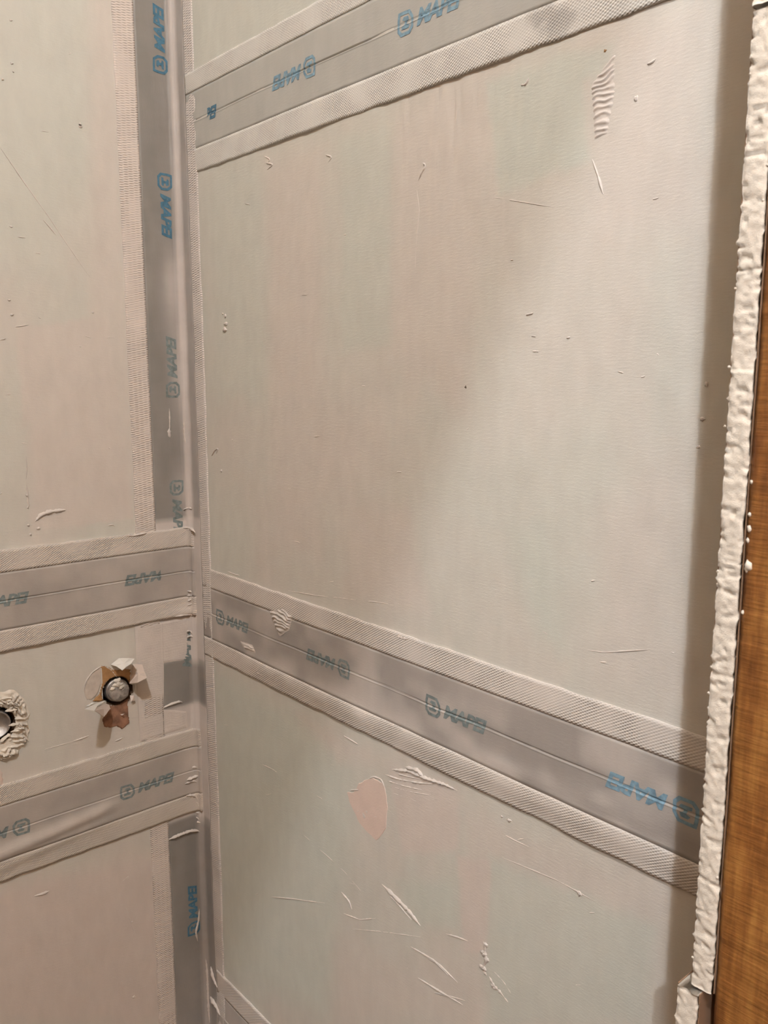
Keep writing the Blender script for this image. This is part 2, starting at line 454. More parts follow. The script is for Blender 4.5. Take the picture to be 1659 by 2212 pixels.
# ------------------------------------------------------------------ sealing tapes
def tape_relief(c, z, seed, amp):
    return amp * (fbm(c, z, 16, 22, seed, 2) - 0.5) * 2
class Tape:
    """a band with a grey middle and two knitted borders; 'a' runs along it, 'b' across it"""
    def __init__(s, name, label, vertical, centre, a0, a1, half_grey, half_all, seed, base=0.0012, amp=0.0007,
                 crease=0.0014, extra=None, coat=None, fab=None, edge=0.0011, coated=None, bare=(0.325, 0.298, 0.275)):
        s.bare = np.array(bare)
        s.coated = COATED if coated is None else np.array(coated)
        s.vert, s.cen, s.a0, s.a1, s.hg, s.ha = vertical, centre, a0, a1, half_grey, half_all
        s.seed, s.base, s.amp, s.crease, s.extra, s.coat = seed, base, amp, crease, extra, coat
        lo = place(*s.cz(a0, 0.0), 0.0)
        s.t = thing(name, label, 'sealing tape', tuple(np.asarray(lo).reshape(3)), 'sealing tapes')
        ad = np.linspace(a0, a1, int((a1 - a0) / 0.003) + 2)
        hgl, hgr = half_grey; hal, har = half_all
        def band(nm, b0, b1, nb, mat, colf, rag0, rag1):
            tt = np.linspace(0, 1, nb)
            if nm == 'rubber_strip':
                tt = np.unique(np.concatenate([tt, (np.array([-3.4, -2.9, -2.4, -2.0, -1.6, -1.0, -0.5, 0, 0.5, 1.0, 1.6, 2.4]) * 0.001 - b0) / (b1 - b0)]))
            A, T = np.meshgrid(ad, tt, indexing='ij')
            w0 = b0 + rag0 * 2 * (fbm(A, A * 0, 55, 1, seed + 5, 3) - 0.5)
            w1 = b1 + rag1 * 2 * (fbm(A, A * 0, 55, 1, seed + 8, 3) - 0.5)
            Bq = w0 + (w1 - w0) * T
            H = s.h(A, Bq) + (0.0004 if nm != 'rubber_strip' else 0)
            # turned-down rim on every side so the band has an edge
            A2 = np.concatenate([A[:1], A, A[-1:]], 0); B2 = np.concatenate([Bq[:1], Bq, Bq[-1:]], 0); H2 = np.concatenate([H[:1] * 0 - 0.001, H, H[-1:] * 0 - 0.001], 0)
            A2 = np.concatenate([A2[:, :1], A2, A2[:, -1:]], 1); B2 = np.concatenate([B2[:, :1], B2, B2[:, -1:]], 1); H2 = np.concatenate([H2[:, :1] * 0 - 0.001, H2, H2[:, -1:] * 0 - 0.001], 1)
            Cq, Zq = s.cz(A2, B2)
            V = place(Cq, Zq, H2)
            colr = colf(Cq, Zq)
            UV = np.stack([A2, B2], -1)
            flip = vertical
            return mesh_obj(nm, V.reshape(-1, 3), grid_faces(A2.shape[0], A2.shape[1], flip), mat, s.t, colr.reshape(-1, 3), UV.reshape(-1, 2))
        fabf = fab or (lambda c, z: np.tile(CREAM, c.shape + (1,)) * (0.94 + 0.12 * fbm(c, z, 40, 40, seed + 2, 3))[..., None])
        s.lower = band('fabric_border', -hal, -hgl, 10, M_RIBBED if vertical else M_FABRIC, fabf, edge, 0.0002)
        s.strip = band('rubber_strip', -hgl, hgr, 22, M_RUBBER, s.grey, 0.0003, 0.0003)
        s.upper = band('fabric_border', hgr, har, 10, M_RIBBED if vertical else M_FABRIC, fabf, 0.0002, edge)
    def cz(s, a, b):
        return (s.cen + b, a + 0 * b) if s.vert else (a + 0 * b, s.cen + b)
    def h(s, a, b):
        c, z = s.cz(a, b)
        h = s.base + tape_relief(c, z, s.seed, s.amp)
        wav = 0.0012 * (fbm(np.asarray(a), np.asarray(a) * 0, 20, 1, s.seed + 40, 2) - 0.5)
        h = h - s.crease * np.exp(-((b - wav) / 0.0008) ** 2) + 0.28 * s.crease * np.exp(-((b - wav + 0.0015) / 0.0006) ** 2)
        if s.extra is not None: h = h + s.extra(c, z)
        return np.maximum(h, 0.0003)
    def grey(s, c, z):
        coated = s.coated; bare = s.bare
        k = 0.30 + 0.9 * (fbm(c, z, 45, 22, s.seed + 3, 3) - 0.45)
        if s.coat is not None: k = s.coat(c, z, k)
        k = np.clip(k, 0, 1)[..., None]
        return bare * (1 - k) + coated * k
    def mark(s, geo, a_mid, flip180, mat, scale=1.0, off=0.0, amin=-9, amax=9, b_off=0.0):
        """printed word and emblem laid on the band, reading along it"""
        V, Fc = geo
        x = V[:, 0] * scale; y = V[:, 1] * scale
        if flip180: x, y = -x, -y
        a = a_mid + x; b = y + b_off
        keep = [f for f in Fc if all(amin <= a[i] <= amax for i in f)]
        if not keep: return
        used = sorted({i for f in keep for i in f}); mp = {q: i for i, q in enumerate(used)}
        a, b = a[used], b[used]
        if s.vert: b = -b
        Cq, Zq = s.cz(a, b)
        H = s.h(a, b) + 0.00035
        P = place(Cq, Zq, H)
        return mesh_obj('print', P, [tuple(mp[i] for i in f) for f in keep], mat, s.strip, smooth=True)

# printed word with its emblem, 82 mm long, centred on its own middle
def cut_up(me, xs, ys):
    bm = bmesh.new(); bm.from_mesh(me)
    for x in xs: bmesh.ops.bisect_plane(bm, geom=bm.verts[:] + bm.edges[:] + bm.faces[:], plane_co=(x, 0, 0), plane_no=(1, 0, 0))
    for y in ys: bmesh.ops.bisect_plane(bm, geom=bm.verts[:] + bm.edges[:] + bm.faces[:], plane_co=(0, y, 0), plane_no=(0, 1, 0))
    bm.normal_update()
    for f in bm.faces:
        if f.normal.z < 0: f.normal_flip()
    bm.verts.ensure_lookup_table()
    V = np.array([v.co[:] for v in bm.verts]); Fc = [tuple(v.index for v in f.verts) for f in bm.faces]
    bm.free(); return V, Fc
def curve_mesh(cu):
    o = bpy.data.objects.new('tmp', cu); COL.objects.link(o)
    dg = bpy.context.evaluated_depsgraph_get(); dg.update()
    me = bpy.data.meshes.new_from_object(o.evaluated_get(dg))
    bpy.data.objects.remove(o, do_unlink=True); return me
def make_word():
    cu = bpy.data.curves.new('word', 'FONT'); cu.body = 'MAPEI'; cu.size = 1.0; cu.shear = 0.28; cu.offset = 0.042; cu.resolution_u = 2
    cu.space_character = 0.95
    me = curve_mesh(cu)
    co = np.array([v.co[:] for v in me.vertices]); lo, hi = co.min(0), co.max(0)
    for v in me.vertices:
        v.co.x = (v.co.x - lo[0]) / (hi[0] - lo[0]) * 0.056 - 0.0155
        v.co.y = (v.co.y - lo[1]) / (hi[1] - lo[1]) * 0.0145 - 0.00725; v.co.z = 0
    # emblem: open-cornered rounded shield with a ring and a small figure inside
    cu2 = bpy.data.curves.new('emblem', 'CURVE'); cu2.dimensions = '2D'; cu2.fill_mode = 'BOTH'
    def loop(pts):
        sp = cu2.splines.new('POLY'); sp.points.add(len(pts) - 1)
        for p, (x, y) in zip(sp.points, pts): p.co = (x, y, 0, 1)
        sp.use_cyclic_u = True
    outer = [(-.52, -.30), (-.30, -.52), (.30, -.52), (.52, -.28), (.52, .18), (.30, .50), (-.12, .52), (-.46, .52), (-.52, .20)]
    inner = [(x * .72, y * .72) for x, y in outer]
    loop(outer); loop(inner)
    loop([(-.26, -.24), (.20, -.24), (.28, -.12), (.10, -.06), (.10, .04), (.24, .10), (.18, .26), (-.10, .28), (-.20, .16), (-.04, .10), (-.06, -.08), (-.24, -.10)])
    me2 = curve_mesh(cu2)
    for v in me2.vertices:
        v.co.x = v.co.x * 0.0205 - 0.0305; v.co.y = v.co.y * 0.0200
    bm = bmesh.new(); bm.from_mesh(me); bm.from_mesh(me2)
    mj = bpy.data.meshes.new('joined'); bm.to_mesh(mj); bm.free()
    return cut_up(mj, np.arange(-0.042, 0.043, 0.003), [-0.005, -0.0034, -0.0029, -0.0024, -0.002, -0.0016, -0.001, -0.0005, 0, 0.0005, 0.001, 0.0016, 0.0024, 0.005])
WORD = make_word()

def gauss(c, z, c0, z0, sc, sz):
    return np.exp(-((c - c0) / sc) ** 2 - ((z - z0) / sz) ** 2)

# upper band on the right wall
up = Tape('sealing_tape', 'highest grey sealing tape with bright blue lettering running along the right wall', False, 1.816, 0.030, 0.838,
          (0.034, 0.034), (0.062, 0.058), 50, coat=lambda c, z, k: k * 0.5 + 0.48 - 0.1 * sstep(0.4, 0.7, c), coated=(0.465, 0.46, 0.425), bare=(0.35, 0.345, 0.32),
          fab=lambda c, z: np.tile(np.array([0.66, 0.64, 0.595]), c.shape + (1,)) * (0.94 + 0.12 * fbm(c, z, 40, 40, 77, 3) - 0.30 * gauss(c, z, 0.60, 1.77, 0.07, 0.02) * sstep(0.42, 0.6, fbm(c, z, 45, 60, 79, 3)))[..., None])
up.mark(WORD, 0.266, True, M_PRINT_FADE); up.mark(WORD, 0.474, False, M_PRINT_FADE); up.mark(WORD, 0.682, True, M_PRINT)
up.mark(WORD, 0.0655, False, M_PRINT, amin=0.082)

# middle band on the right wall
def mid_extra(c, z):
    e = 0.0024 * np.exp(-((z - 1.134) / 0.012) ** 2) * sstep(0.08, 0.2, c) * (0.6 + 0.8 * fbm(c, z * 0, 9, 1, 66, 2))
    e = e + 0.0016 * gauss(c, z, 0.60, 1.150, 0.05, 0.007) + 0.0014 * gauss(c, z, 0.70, 1.155, 0.05, 0.008)
    return e
def mid_coat(c, z, k):
    k = 0.36 + 2.6 * (fbm(c, z, 26, 34, 91, 2) - 0.5)
    return k + 0.6 * gauss(c, z, 0.155, 1.19, 0.03, 0.02) - 0.05
mid = Tape('sealing_tape', 'mottled grey sealing tape with faded lettering across the middle of the right wall', False, 1.1785, 0.030, 0.838,
           (0.0365, 0.0355), (0.0635, 0.0625), 60, amp=0.0010, extra=mid_extra, coat=mid_coat)
mid.mark(WORD, 0.107, False, M_PRINT_COAT); mid.mark(WORD, 0.315, True, M_PRINT_COAT)
mid.mark(WORD, 0.519, False, M_PRINT_COAT); mid.mark(WORD, 0.729, True, M_PRINT_FADE)

# low band on the right wall, only its upper border comes into view
low = Tape('sealing_tape', 'lowest sealing tape on the right wall, cut off by the bottom edge', False, 0.555, 0.032, 0.838,
           (0.036, 0.036), (0.064, 0.072), 70, coat=lambda c, z, k: k + 0.3)

# band up the corner
def cor_coat_and_light(c, z, k):
    k = 0.05 + 0.25 * (fbm(c, z, 60, 16, 121, 3) - 0.5)
    k = k + 0.75 * sstep(-0.006, -0.001, c) * (1 - sstep(0.009, 0.015, c)) + 0.38 * sstep(0.008, 0.016, c)  # coat, plus the brighter lighting of bead and right side painted in
    for z0, z1, g in ((1.283, 1.306, 0.55), (1.105, 1.30, 0.8), (0.865, 1.035, 0.85)):
        k = k + g * sstep(z0 - 0.004, z0 + 0.002, z) * (1 - sstep(z1 - 0.002, z1 + 0.004, z))
    k = k + 0.55 * gauss(c, z, -0.012, 1.62, 0.012, 0.05) + 0.5 * gauss(c, z, -0.008, 1.50, 0.012, 0.06) + 0.45 * gauss(c, z, -0.008, 1.345, 0.016, 0.03)
    k = k + 0.4 * gauss(c, z, -0.01, 0.58, 0.03, 0.08)
    dk = sstep(1.03, 1.045, z) * (1 - sstep(1.09, 1.102, z)) + (1 - sstep(0.845, 0.862, z)) * 0.8
    return k * (1 - 0.75 * np.clip(dk, 0, 1) * sstep(-0.06, -0.01, c * 1.0 - 0.0) * (c > -0.045))
def cor_extra(c, z):
    bead = 0.0032 * np.exp(-((c - 0.001) / 0.0042) ** 2) * (0.65 + 0.7 * fbm(c * 0, z, 1, 30, 131, 3))
    return bead + 0.0014 * (fbm(c, z, 90, 40, 133, 3) - 0.5) * sstep(-0.02, -0.008, c)
def cor_fab(c, z):
    left = np.array([0.66, 0.59, 0.535]); right = np.array([0.65, 0.605, 0.565])
    k = (c > 0)[..., None]
    cov = (sstep(0.86, 0.87, z) * (1 - sstep(1.295, 1.31, z)))[..., None]
    left = left * (1 - cov) + (PINK * 0.97) * cov
    return np.where(k, right, left) * (0.95 + 0.1 * fbm(c, z, 50, 30, 141, 3))[..., None]
cor = Tape('sealing_tape', 'dark grey sealing tape folded up the inside corner between the walls', True, -0.011, 0.50, 2.05,
           (0.039, 0.040), (0.067, 0.064), 80, crease=0.0, extra=cor_extra, coat=cor_coat_and_light, fab=cor_fab, amp=0.0005, base=0.0010, bare=(0.225, 0.213, 0.197), coated=(0.575, 0.53, 0.495))
for zc, fl, mt in ((1.921, False, M_PRINT), (1.718, True, M_PRINT), (1.512, False, M_PRINT_COAT), (1.318, True, M_PRINT_COAT), (0.715, False, M_PRINT)):
    cor.mark(WORD, zc, fl, mt, b_off=0.0055, amin=(0.0 if zc > 1 else 0.0))
cor.mark(WORD, 1.105, False, M_PRINT_COAT, b_off=0.0, amin=1.085)

# two bands on the left wall, turned a little round the corner over the corner band
def a1_coat(c, z, k):
    return 0.42 + 1.0 * (fbm(c, z, 26, 34, 151, 3) - 0.5) - 0.10 * sstep(-0.1, -0.3, c)
def a1_extra(c, z):
    e = 0.0022 * np.exp(-((z - 1.172) / 0.006) ** 2) * sstep(-0.075, -0.02, c)
    return e + 0.0018 * sstep(-0.02, 0.0, c)
tl1 = Tape('sealing_tape', 'upper sealing tape on the left wall, above the two pipe stubs', False, 1.2305, -0.46, 0.010,
           (0.0365, 0.035), (0.063, 0.062), 90, base=0.0026, coat=a1_coat, extra=a1_extra, crease=0.0013, bare=(0.34, 0.312, 0.285), coated=(0.50, 0.455, 0.41),
           fab=lambda c, z: np.tile(np.array([0.585, 0.53, 0.475]), c.shape + (1,)))
tl1.mark(WORD, -0.058, True, M_PRINT_COAT, amax=-0.045); tl1.mark(WORD, -0.262, False, M_PRINT_COAT)
def a2_coat(c, z, k):
    k = 0.40 + 0.8 * (fbm(c, z, 22, 40, 161, 3) - 0.5) + 0.4 * sstep(-0.04, -0.01, c)
    d = z - (0.916 + 0.02 * sstep(-0.17, -0.11, c))
    return k + 0.55 * np.exp(-(d / 0.010) ** 2) * sstep(-0.11, -0.16, c)
def a2_extra(c, z):
    d = z - (0.914 + 0.10 * np.clip(c + 0.2, -0.2, 0.06))
    k = (1 - sstep(-0.16, -0.11, c))
    return 0.0046 * np.exp(-(d / 0.0085) ** 2) * k + 0.002 * np.exp(-((d + 0.017) / 0.006) ** 2) * k + 0.0018 * sstep(-0.02, 0.0, c)
tl2 = Tape('sealing_tape', 'lower sealing tape on the left wall with a loose fold, below the pipe stubs', False, 0.9345, -0.46, 0.009,
           (0.036, 0.036), (0.064, 0.0625), 100, base=0.0026, coat=a2_coat, extra=a2_extra, crease=0.0008, bare=(0.34, 0.312, 0.285), coated=(0.50, 0.455, 0.41),
           fab=lambda c, z: np.tile(np.array([0.575, 0.52, 0.46]), c.shape + (1,)))
tl2.mark(WORD, -0.0785, False, M_PRINT_COAT); tl2.mark(WORD, -0.281, True, M_PRINT_COAT)

# ------------------------------------------------------------------ ridges, drips and blobs of the coat
def ridge(parent, pts, width, height, h0=0.0, name='coat_ridge', mat=None, closed_taper=True, jit=0.42, skew=0.0):
    """raised line following wall points (c, z); width and height in metres"""
    mat = mat or M_PLASTER
    P = np.array(pts, float)
    seg = np.hypot(*np.diff(P, axis=0).T); L = np.concatenate([[0], np.cumsum(seg)])
    n = max(6, int(L[-1] / 0.0022) + 2); n = min(n, 60)
    t = np.linspace(0, L[-1], n)
    c = np.interp(t, L, P[:, 0]); z = np.interp(t, L, P[:, 1])
    for k in range(2):
        c[1:-1] = (c[:-2] + 2 * c[1:-1] + c[2:]) / 4; z[1:-1] = (z[:-2] + 2 * z[1:-1] + z[2:]) / 4
    dc = np.gradient(c); dz = np.gradient(z); q = np.hypot(dc, dz) + 1e-9
    nc, nz = -dz / q, dc / q
    tap = np.clip(np.sin(math.pi * np.linspace(0.02, 0.98, n)) * 1.6, 0, 1) if closed_taper else np.ones(n)
    r = 1 + jit * 2 * (np.random.RandomState(int(abs(P.sum()) * 1e5) % 100000).rand(n) - 0.5)
    prof = [(-1, -0.0004), (-0.72, 0.35), (-0.2 + skew, 1.0), (0.25 + skew, 0.92), (0.72, 0.35), (1, -0.0004)]
    V = []
    for b, hh in prof:
        wv = width * 0.5 * b * tap * r
        V.append(place(c + nc * wv, z + nz * wv, h0 + np.where(hh < 0, -0.0006, hh * height * 0.8 * tap * r)))
    V = np.stack(V, 1)
    return mesh_obj(name, V.reshape(-1, 3), grid_faces(n, len(prof), True), mat, parent)
def blob(parent, cz, rc, rz, height, h0=0.0, name='coat_blob', mat=None, seed=0):
    n, k = 6, 12
    V = [place(cz[0], cz[1], h0 + height)]; Fc = []
    R = np.random.RandomState(seed + int(cz[1] * 1e4) % 9999)
    wob = 1 + 0.8 * (R.rand(k) - 0.5)
    for i in range(1, n):
        s = i / (n - 1)
        for j in range(k):
            a = 2 * math.pi * j / k
            hh = height * (1 - s * s) ** 0.6 * (0.55 + 0.7 * R.rand()) if i < n - 1 else -0.0006
            V.append(place(cz[0] + rc * s * wob[j] * math.cos(a), cz[1] + rz * s * wob[j] * math.sin(a), h0 + hh))
    for j in range(k):
        Fc.append((0, 1 + j, 1 + (j + 1) % k))
        for i in range(n - 2):
            a = 1 + i * k + j; b = 1 + i * k + (j + 1) % k
            Fc.append((a, a + k, b + k, b))
    return mesh_obj(name, np.array(V), Fc, mat or M_PLASTER, parent)
def RP(*p): return [onR(*q) for q in p]
def LP(*p): return [onL(*q) for q in p]
mm = 0.001
def patch(name, parent, pts, h, mat, rag=0.0012, skirt=True):
    """thin separately applied patch of coat with its own edge"""
    P = np.array(pts, float); n = 64
    seg = np.hypot(*(np.roll(P, -1, 0) - P).T); L = np.concatenate([[0], np.cumsum(seg)]); PP = np.vstack([P, P[:1]])
    t = np.linspace(0, L[-1], n, endpoint=False)
    c = np.interp(t, L, PP[:, 0]); z = np.interp(t, L, PP[:, 1])
    for k in range(1):
        c = (np.roll(c, 1) + 2 * c + np.roll(c, -1)) / 4; z = (np.roll(z, 1) + 2 * z + np.roll(z, -1)) / 4
    rr = np.random.RandomState(int(abs(P.sum()) * 1e4) % 9999); w_ = rr.rand(n); w_ = (w_ + np.roll(w_, 1)) - 1
    cc, zz = c.mean(), z.mean()
    dc, dz = c - cc, z - zz; q = np.hypot(dc, dz)
    c = c + dc / q * rag * w_; z = z + dz / q * rag * w_
    V = [place(cc, zz, h)]; Fc = []
    rings = [0.5, 0.97, 1.0]
    for i, s in enumerate(rings):
        V += list(place(cc + (c - cc) * s, zz + (z - zz) * s, h if i < 2 else -0.0008))
    for j in range(n):
        k = (j + 1) % n
        Fc.append((0, 1 + j, 1 + k))
        for i in range(2): Fc.append((1 + i * n + j, 1 + (i + 1) * n + j, 1 + (i + 1) * n + k, 1 + i * n + k))
    o = mesh_obj(name, np.array(V), Fc, mat, parent, smooth=False)
    return o
def combed(name, parent, pts, ripple, height, h0, mat, tilt=0.0, seed=0):
    """patch of coat dragged into short horizontal ripples"""
    P = np.array(pts, float); lo, hi = P.min(0), P.max(0)
    nc_ = int((hi[0] - lo[0]) / 0.0012) + 2; nz_ = int((hi[1] - lo[1]) / 0.0007) + 2
    C, Z = np.meshgrid(np.linspace(lo[0], hi[0], nc_), np.linspace(lo[1], hi[1], nz_), indexing='ij')
    d = polydist(C, Z, P)
    ph = (Z + tilt * C) / ripple * 2 * math.pi + 3.5 * (fbm(C, Z, 70, 60, 200 + seed, 2) - 0.5) * 4
    r = np.clip(0.25 + 0.75 * np.sin(ph), 0, 1) ** 1.2 * (0.35 + 0.9 * fbm(C, Z, 130, 260, 210 + seed, 2))
    H = h0 - 0.0006 + sstep(-0.0005, 0.004, d) * (0.0008 + height * r)
    f = grid_faces(nc_, nz_); cen = d.ravel()[f].mean(1); f = f[cen > -0.001]
    return mesh_obj(name, place(C, Z, H).reshape(-1, 3), f, mat, parent)

# right wall
combed('combed_coat', wall_right, RP((1268, 185), (1330, 100), (1325, 200), (1308, 290), (1278, 305)), 0.0044, 0.0012, 0, M_PLASTER, seed=1)
#patch('coat_patch', wall_right, RP((1128, 210), (1262, 172), (1274, 350), (1200, 372), (1118, 400)), 0.0005, M_GREENPATCH, 0.0006)
ridge(wall_right, RP((1274, 345), (1288, 385), (1297, 420)), 2.0 * mm, 0.9 * mm)
patch('coat_patch', wall_right, RP((772, 1690), (800, 1677), (828, 1690), (836, 1740), (832, 1790), (812, 1818), (775, 1780), (758, 1745), (745, 1708), (760, 1712)), 0.0004, M_LEAF, 0.0012)
ridge(wall_right, RP((788, 1684), (805, 1676), (822, 1682), (832, 1710)), 2.0 * mm, 1.0 * mm)
ridge(wall_right, RP((752, 1706), (775, 1704)), 1.6 * mm, 1.0 * mm)
for pts, wd, ht in [
    (((838, 1660), (880, 1664), (918, 1680), (960, 1694), (984, 1706)), 4.0, 2.4),
    (((872, 1655), (900, 1662), (912, 1678)), 4.5, 2.6),
    (((820, 1668), (860, 1682), (905, 1690), (932, 1692)), 2.4, 1.4),
    (((826, 1682), (870, 1696), (912, 1706)), 2.0, 1.1),
    (((838, 1696), (880, 1708), (925, 1716)), 1.8, 0.9),
    (((850, 1668), (880, 1676), (905, 1682)), 1.8, 1.2),
    (((840, 1710), (885, 1724), (910, 1736)), 1.4, 0.6),
    (((822, 1908), (850, 1935), (880, 1965), (905, 1998)), 5.0, 2.0),
    (((832, 1925), (858, 1952), (886, 1985)), 2.0, 1.2),
    (((735, 1925), (752, 1945), (757, 1962)), 2.2, 1.2),
    (((740, 1972), (775, 1985), (810, 1982)), 1.8, 0.8),
    (((585, 1936), (630, 1940), (705, 1950)), 1.5, 0.9),
    (((760, 2005), (820, 2010), (905, 2022)), 1.4, 0.8),
    (((960, 2015), (985, 2022), (1006, 2030)), 1.8, 0.9),
    (((880, 2040), (935, 2072), (965, 2105)), 2.2, 1.2),
    (((912, 2062), (945, 2080), (985, 2120)), 1.6, 0.9),
    (((900, 2110), (940, 2135), (1000, 2170)), 2.0, 1.1),
    (((935, 2142), (970, 2150), (1005, 2160)), 1.4, 0.7),
    (((1060, 2092), (1085, 2118), (1105, 2150)), 1.6, 0.8),
    (((565, 1650), (590, 1662), (602, 1672)), 1.4, 0.7),
    (((680, 1716), (695, 1724), (712, 1734)), 1.5, 0.8),
    (((740, 1588), (760, 1600), (770, 1606)), 1.4, 0.8),
    (((490, 1234), (505, 1240), (516, 1243)), 1.8, 0.8),
    (((620, 1275), (680, 1286), (740, 1292), (830, 1302), (862, 1312)), 1.5, 0.6),
    (((908, 352), (918, 358), (906, 378), (900, 392)), 2.4, 1.6),
    (((896, 405), (903, 455), (898, 505), (893, 580)), 1.4, 0.5),
    (((1120, 185), (1132, 186), (1138, 170)), 2.6, 1.4),
    (((1392, 140), (1402, 138), (1412, 128)), 2.0, 1.0),
    (((1020, 420), (1200, 450)), 0.9, 0.2),
    (((1230, 1398), (1300, 1408), (1395, 1402)), 1.0, 0.3),
    (((1085, 1800), (1105, 1812), (1140, 1828)), 1.2, 0.5),
    (((455, 985), (462, 972), (470, 968), (465, 980)), 1.6, 0.9),
    (((568, 338), (582, 345), (577, 352)), 2.0, 1.0),
    (((570, 352), (588, 356), (574, 368)), 2.0, 1.0),
    (((700, 335), (715, 340), (706, 352)), 1.6, 0.8),
]:
    ridge(wall_right, RP(*pts), wd * mm, ht * mm)
for p, rx, rz, ht in [((485, 683), 2.5, 2.5, 1.5), ((486, 700), 4.0, 3.0, 2.2), ((484, 713), 5.5, 3.8, 2.6), ((479, 678), 1.4, 1.4, 1.0),
                      ((1046, 2038), 3.4, 2.6, 2.2), ((1042, 2056), 5.0, 3.2, 2.8), ((1048, 2070), 4.2, 3.0, 2.6), ((1040, 2088), 5.0, 3.0, 2.6), ((1045, 2100), 2.2, 2.0, 1.6),
                      ((1064, 2128), 5.0, 3.4, 2.6), ((1247, 1928), 2.8, 2.4, 1.6), ((1080, 1762), 1.8, 1.4, 1.0), ((1096, 1770), 3.4, 2.0, 1.6), ((500, 950), 1.8, 1.6, 0.9), ((476, 1017), 2.2, 2.0, 1.2),
                      ((1520, 830), 1.6, 2.0, 1.0), ((1512, 905), 2.2, 1.6, 1.2), ((1502, 965), 1.6, 1.4, 0.9), ((784, 1760), 2.6, 4.0, 1.0), ((790, 1752), 2.0, 2.4, 1.0),
                      ((1368, 215), 1.6, 2.0, 0.9), ((530, 1816), 1.2, 1.2, 0.8)]:
    blob(wall_right, onR(*p), rx * mm, rz * mm, ht * 0.7 * mm)
for pts in (((1047, 2030), (1043, 2052), (1049, 2070), (1040, 2086), (1044, 2102)), ((1052, 2104), (1064, 2126), (1078, 2140), (1096, 2165))):
    ridge(wall_right, RP(*pts), 4.2 * mm, 1.5 * mm, jit=0.7)
for p in ((1002, 836), (1302, 112)):
    blob(wall_right, onR(*p), 1.5 * mm, 1.5 * mm, 0.5 * mm, name='speck', mat=M_PIT if p[0] == 1002 else M_BROWN)
# long shallow trowel lines
for pts in (((640, 1790), (740, 1880), (800, 1950)), ((600, 1690), (660, 1745), (720, 1800)), ((1080, 1850), (1200, 1900), (1290, 1950)), ((850, 1790), (930, 1815), (1010, 1840)),
            ((1130, 1660), (1200, 1700), (1250, 1720)), ((1150, 1350), (1210, 1390), (1245, 1425)), ((850, 262), (846, 480), (845, 700))):
    ridge(wall_right, RP(*pts), 1.6 * mm, 0.18 * mm)
# dragged patch on the middle tape
combed('combed_coat', mid.strip, RP((582, 1318), (612, 1312), (632, 1330), (624, 1358), (604, 1372), (592, 1345)), 0.0046, 0.0022, 0.0022, M_PLASTER, seed=3)
combed('combed_coat', mid.strip, RP((520, 1385), (545, 1392), (552, 1408), (530, 1402)), 0.004, 0.0014, 0.0022, M_PLASTER, seed=5)
ridge(mid.lower, RP((552, 1442), (565, 1450), (578, 1452)), 2.2 * mm, 1.2 * mm, 0.0028)
ridge(mid.lower, RP((556, 1450), (572, 1458)), 1.8 * mm, 1.0 * mm, 0.0028)
ridge(mid.upper, RP((858, 1372), (872, 1378), (880, 1378)), 2.0 * mm, 1.2 * mm, 0.0016)

combed('combed_coat', wall_right, RP((832, 1698), (900, 1706), (986, 1720), (986, 1832), (930, 1806), (872, 1760)), 0.0036, 0.00025, -0.0003, M_PLASTER, seed=7)
RS = np.random.RandomState(21)
for k in range(46):
    px_, py_ = RS.uniform(480, 1480), RS.uniform(300, 2180)
    if abs(py_ - (1330 + (px_ - 470) * 0.419)) < 170 or py_ < 370 - 0.363 * (px_ - 410) + 30: continue
    dx_, dy_ = RS.uniform(4, 16), RS.uniform(-4, 6)
    ridge(wall_right, RP((px_, py_), (px_ + dx_ / 2, py_ + dy_ * 0.3), (px_ + dx_, py_ + dy_)), RS.uniform(0.7, 1.5) * mm, RS.uniform(0.2, 0.6) * mm, name='coat_nick')
for k in range(30):
    px_, py_ = RS.uniform(0, 220), RS.uniform(20, 2190)
    if 1160 < py_ < 1430 or 1560 < py_ < 1930 or (1400 < py_ < 1660): continue
    dx_, dy_ = RS.uniform(5, 18), RS.uniform(-6, 3)
    ridge(wall_left, LP((px_, py_), (px_ + dx_ / 2, py_ + dy_ * 0.3), (px_ + dx_, py_ + dy_)), RS.uniform(0.7, 1.5) * mm, RS.uniform(0.2, 0.6) * mm, name='coat_nick')
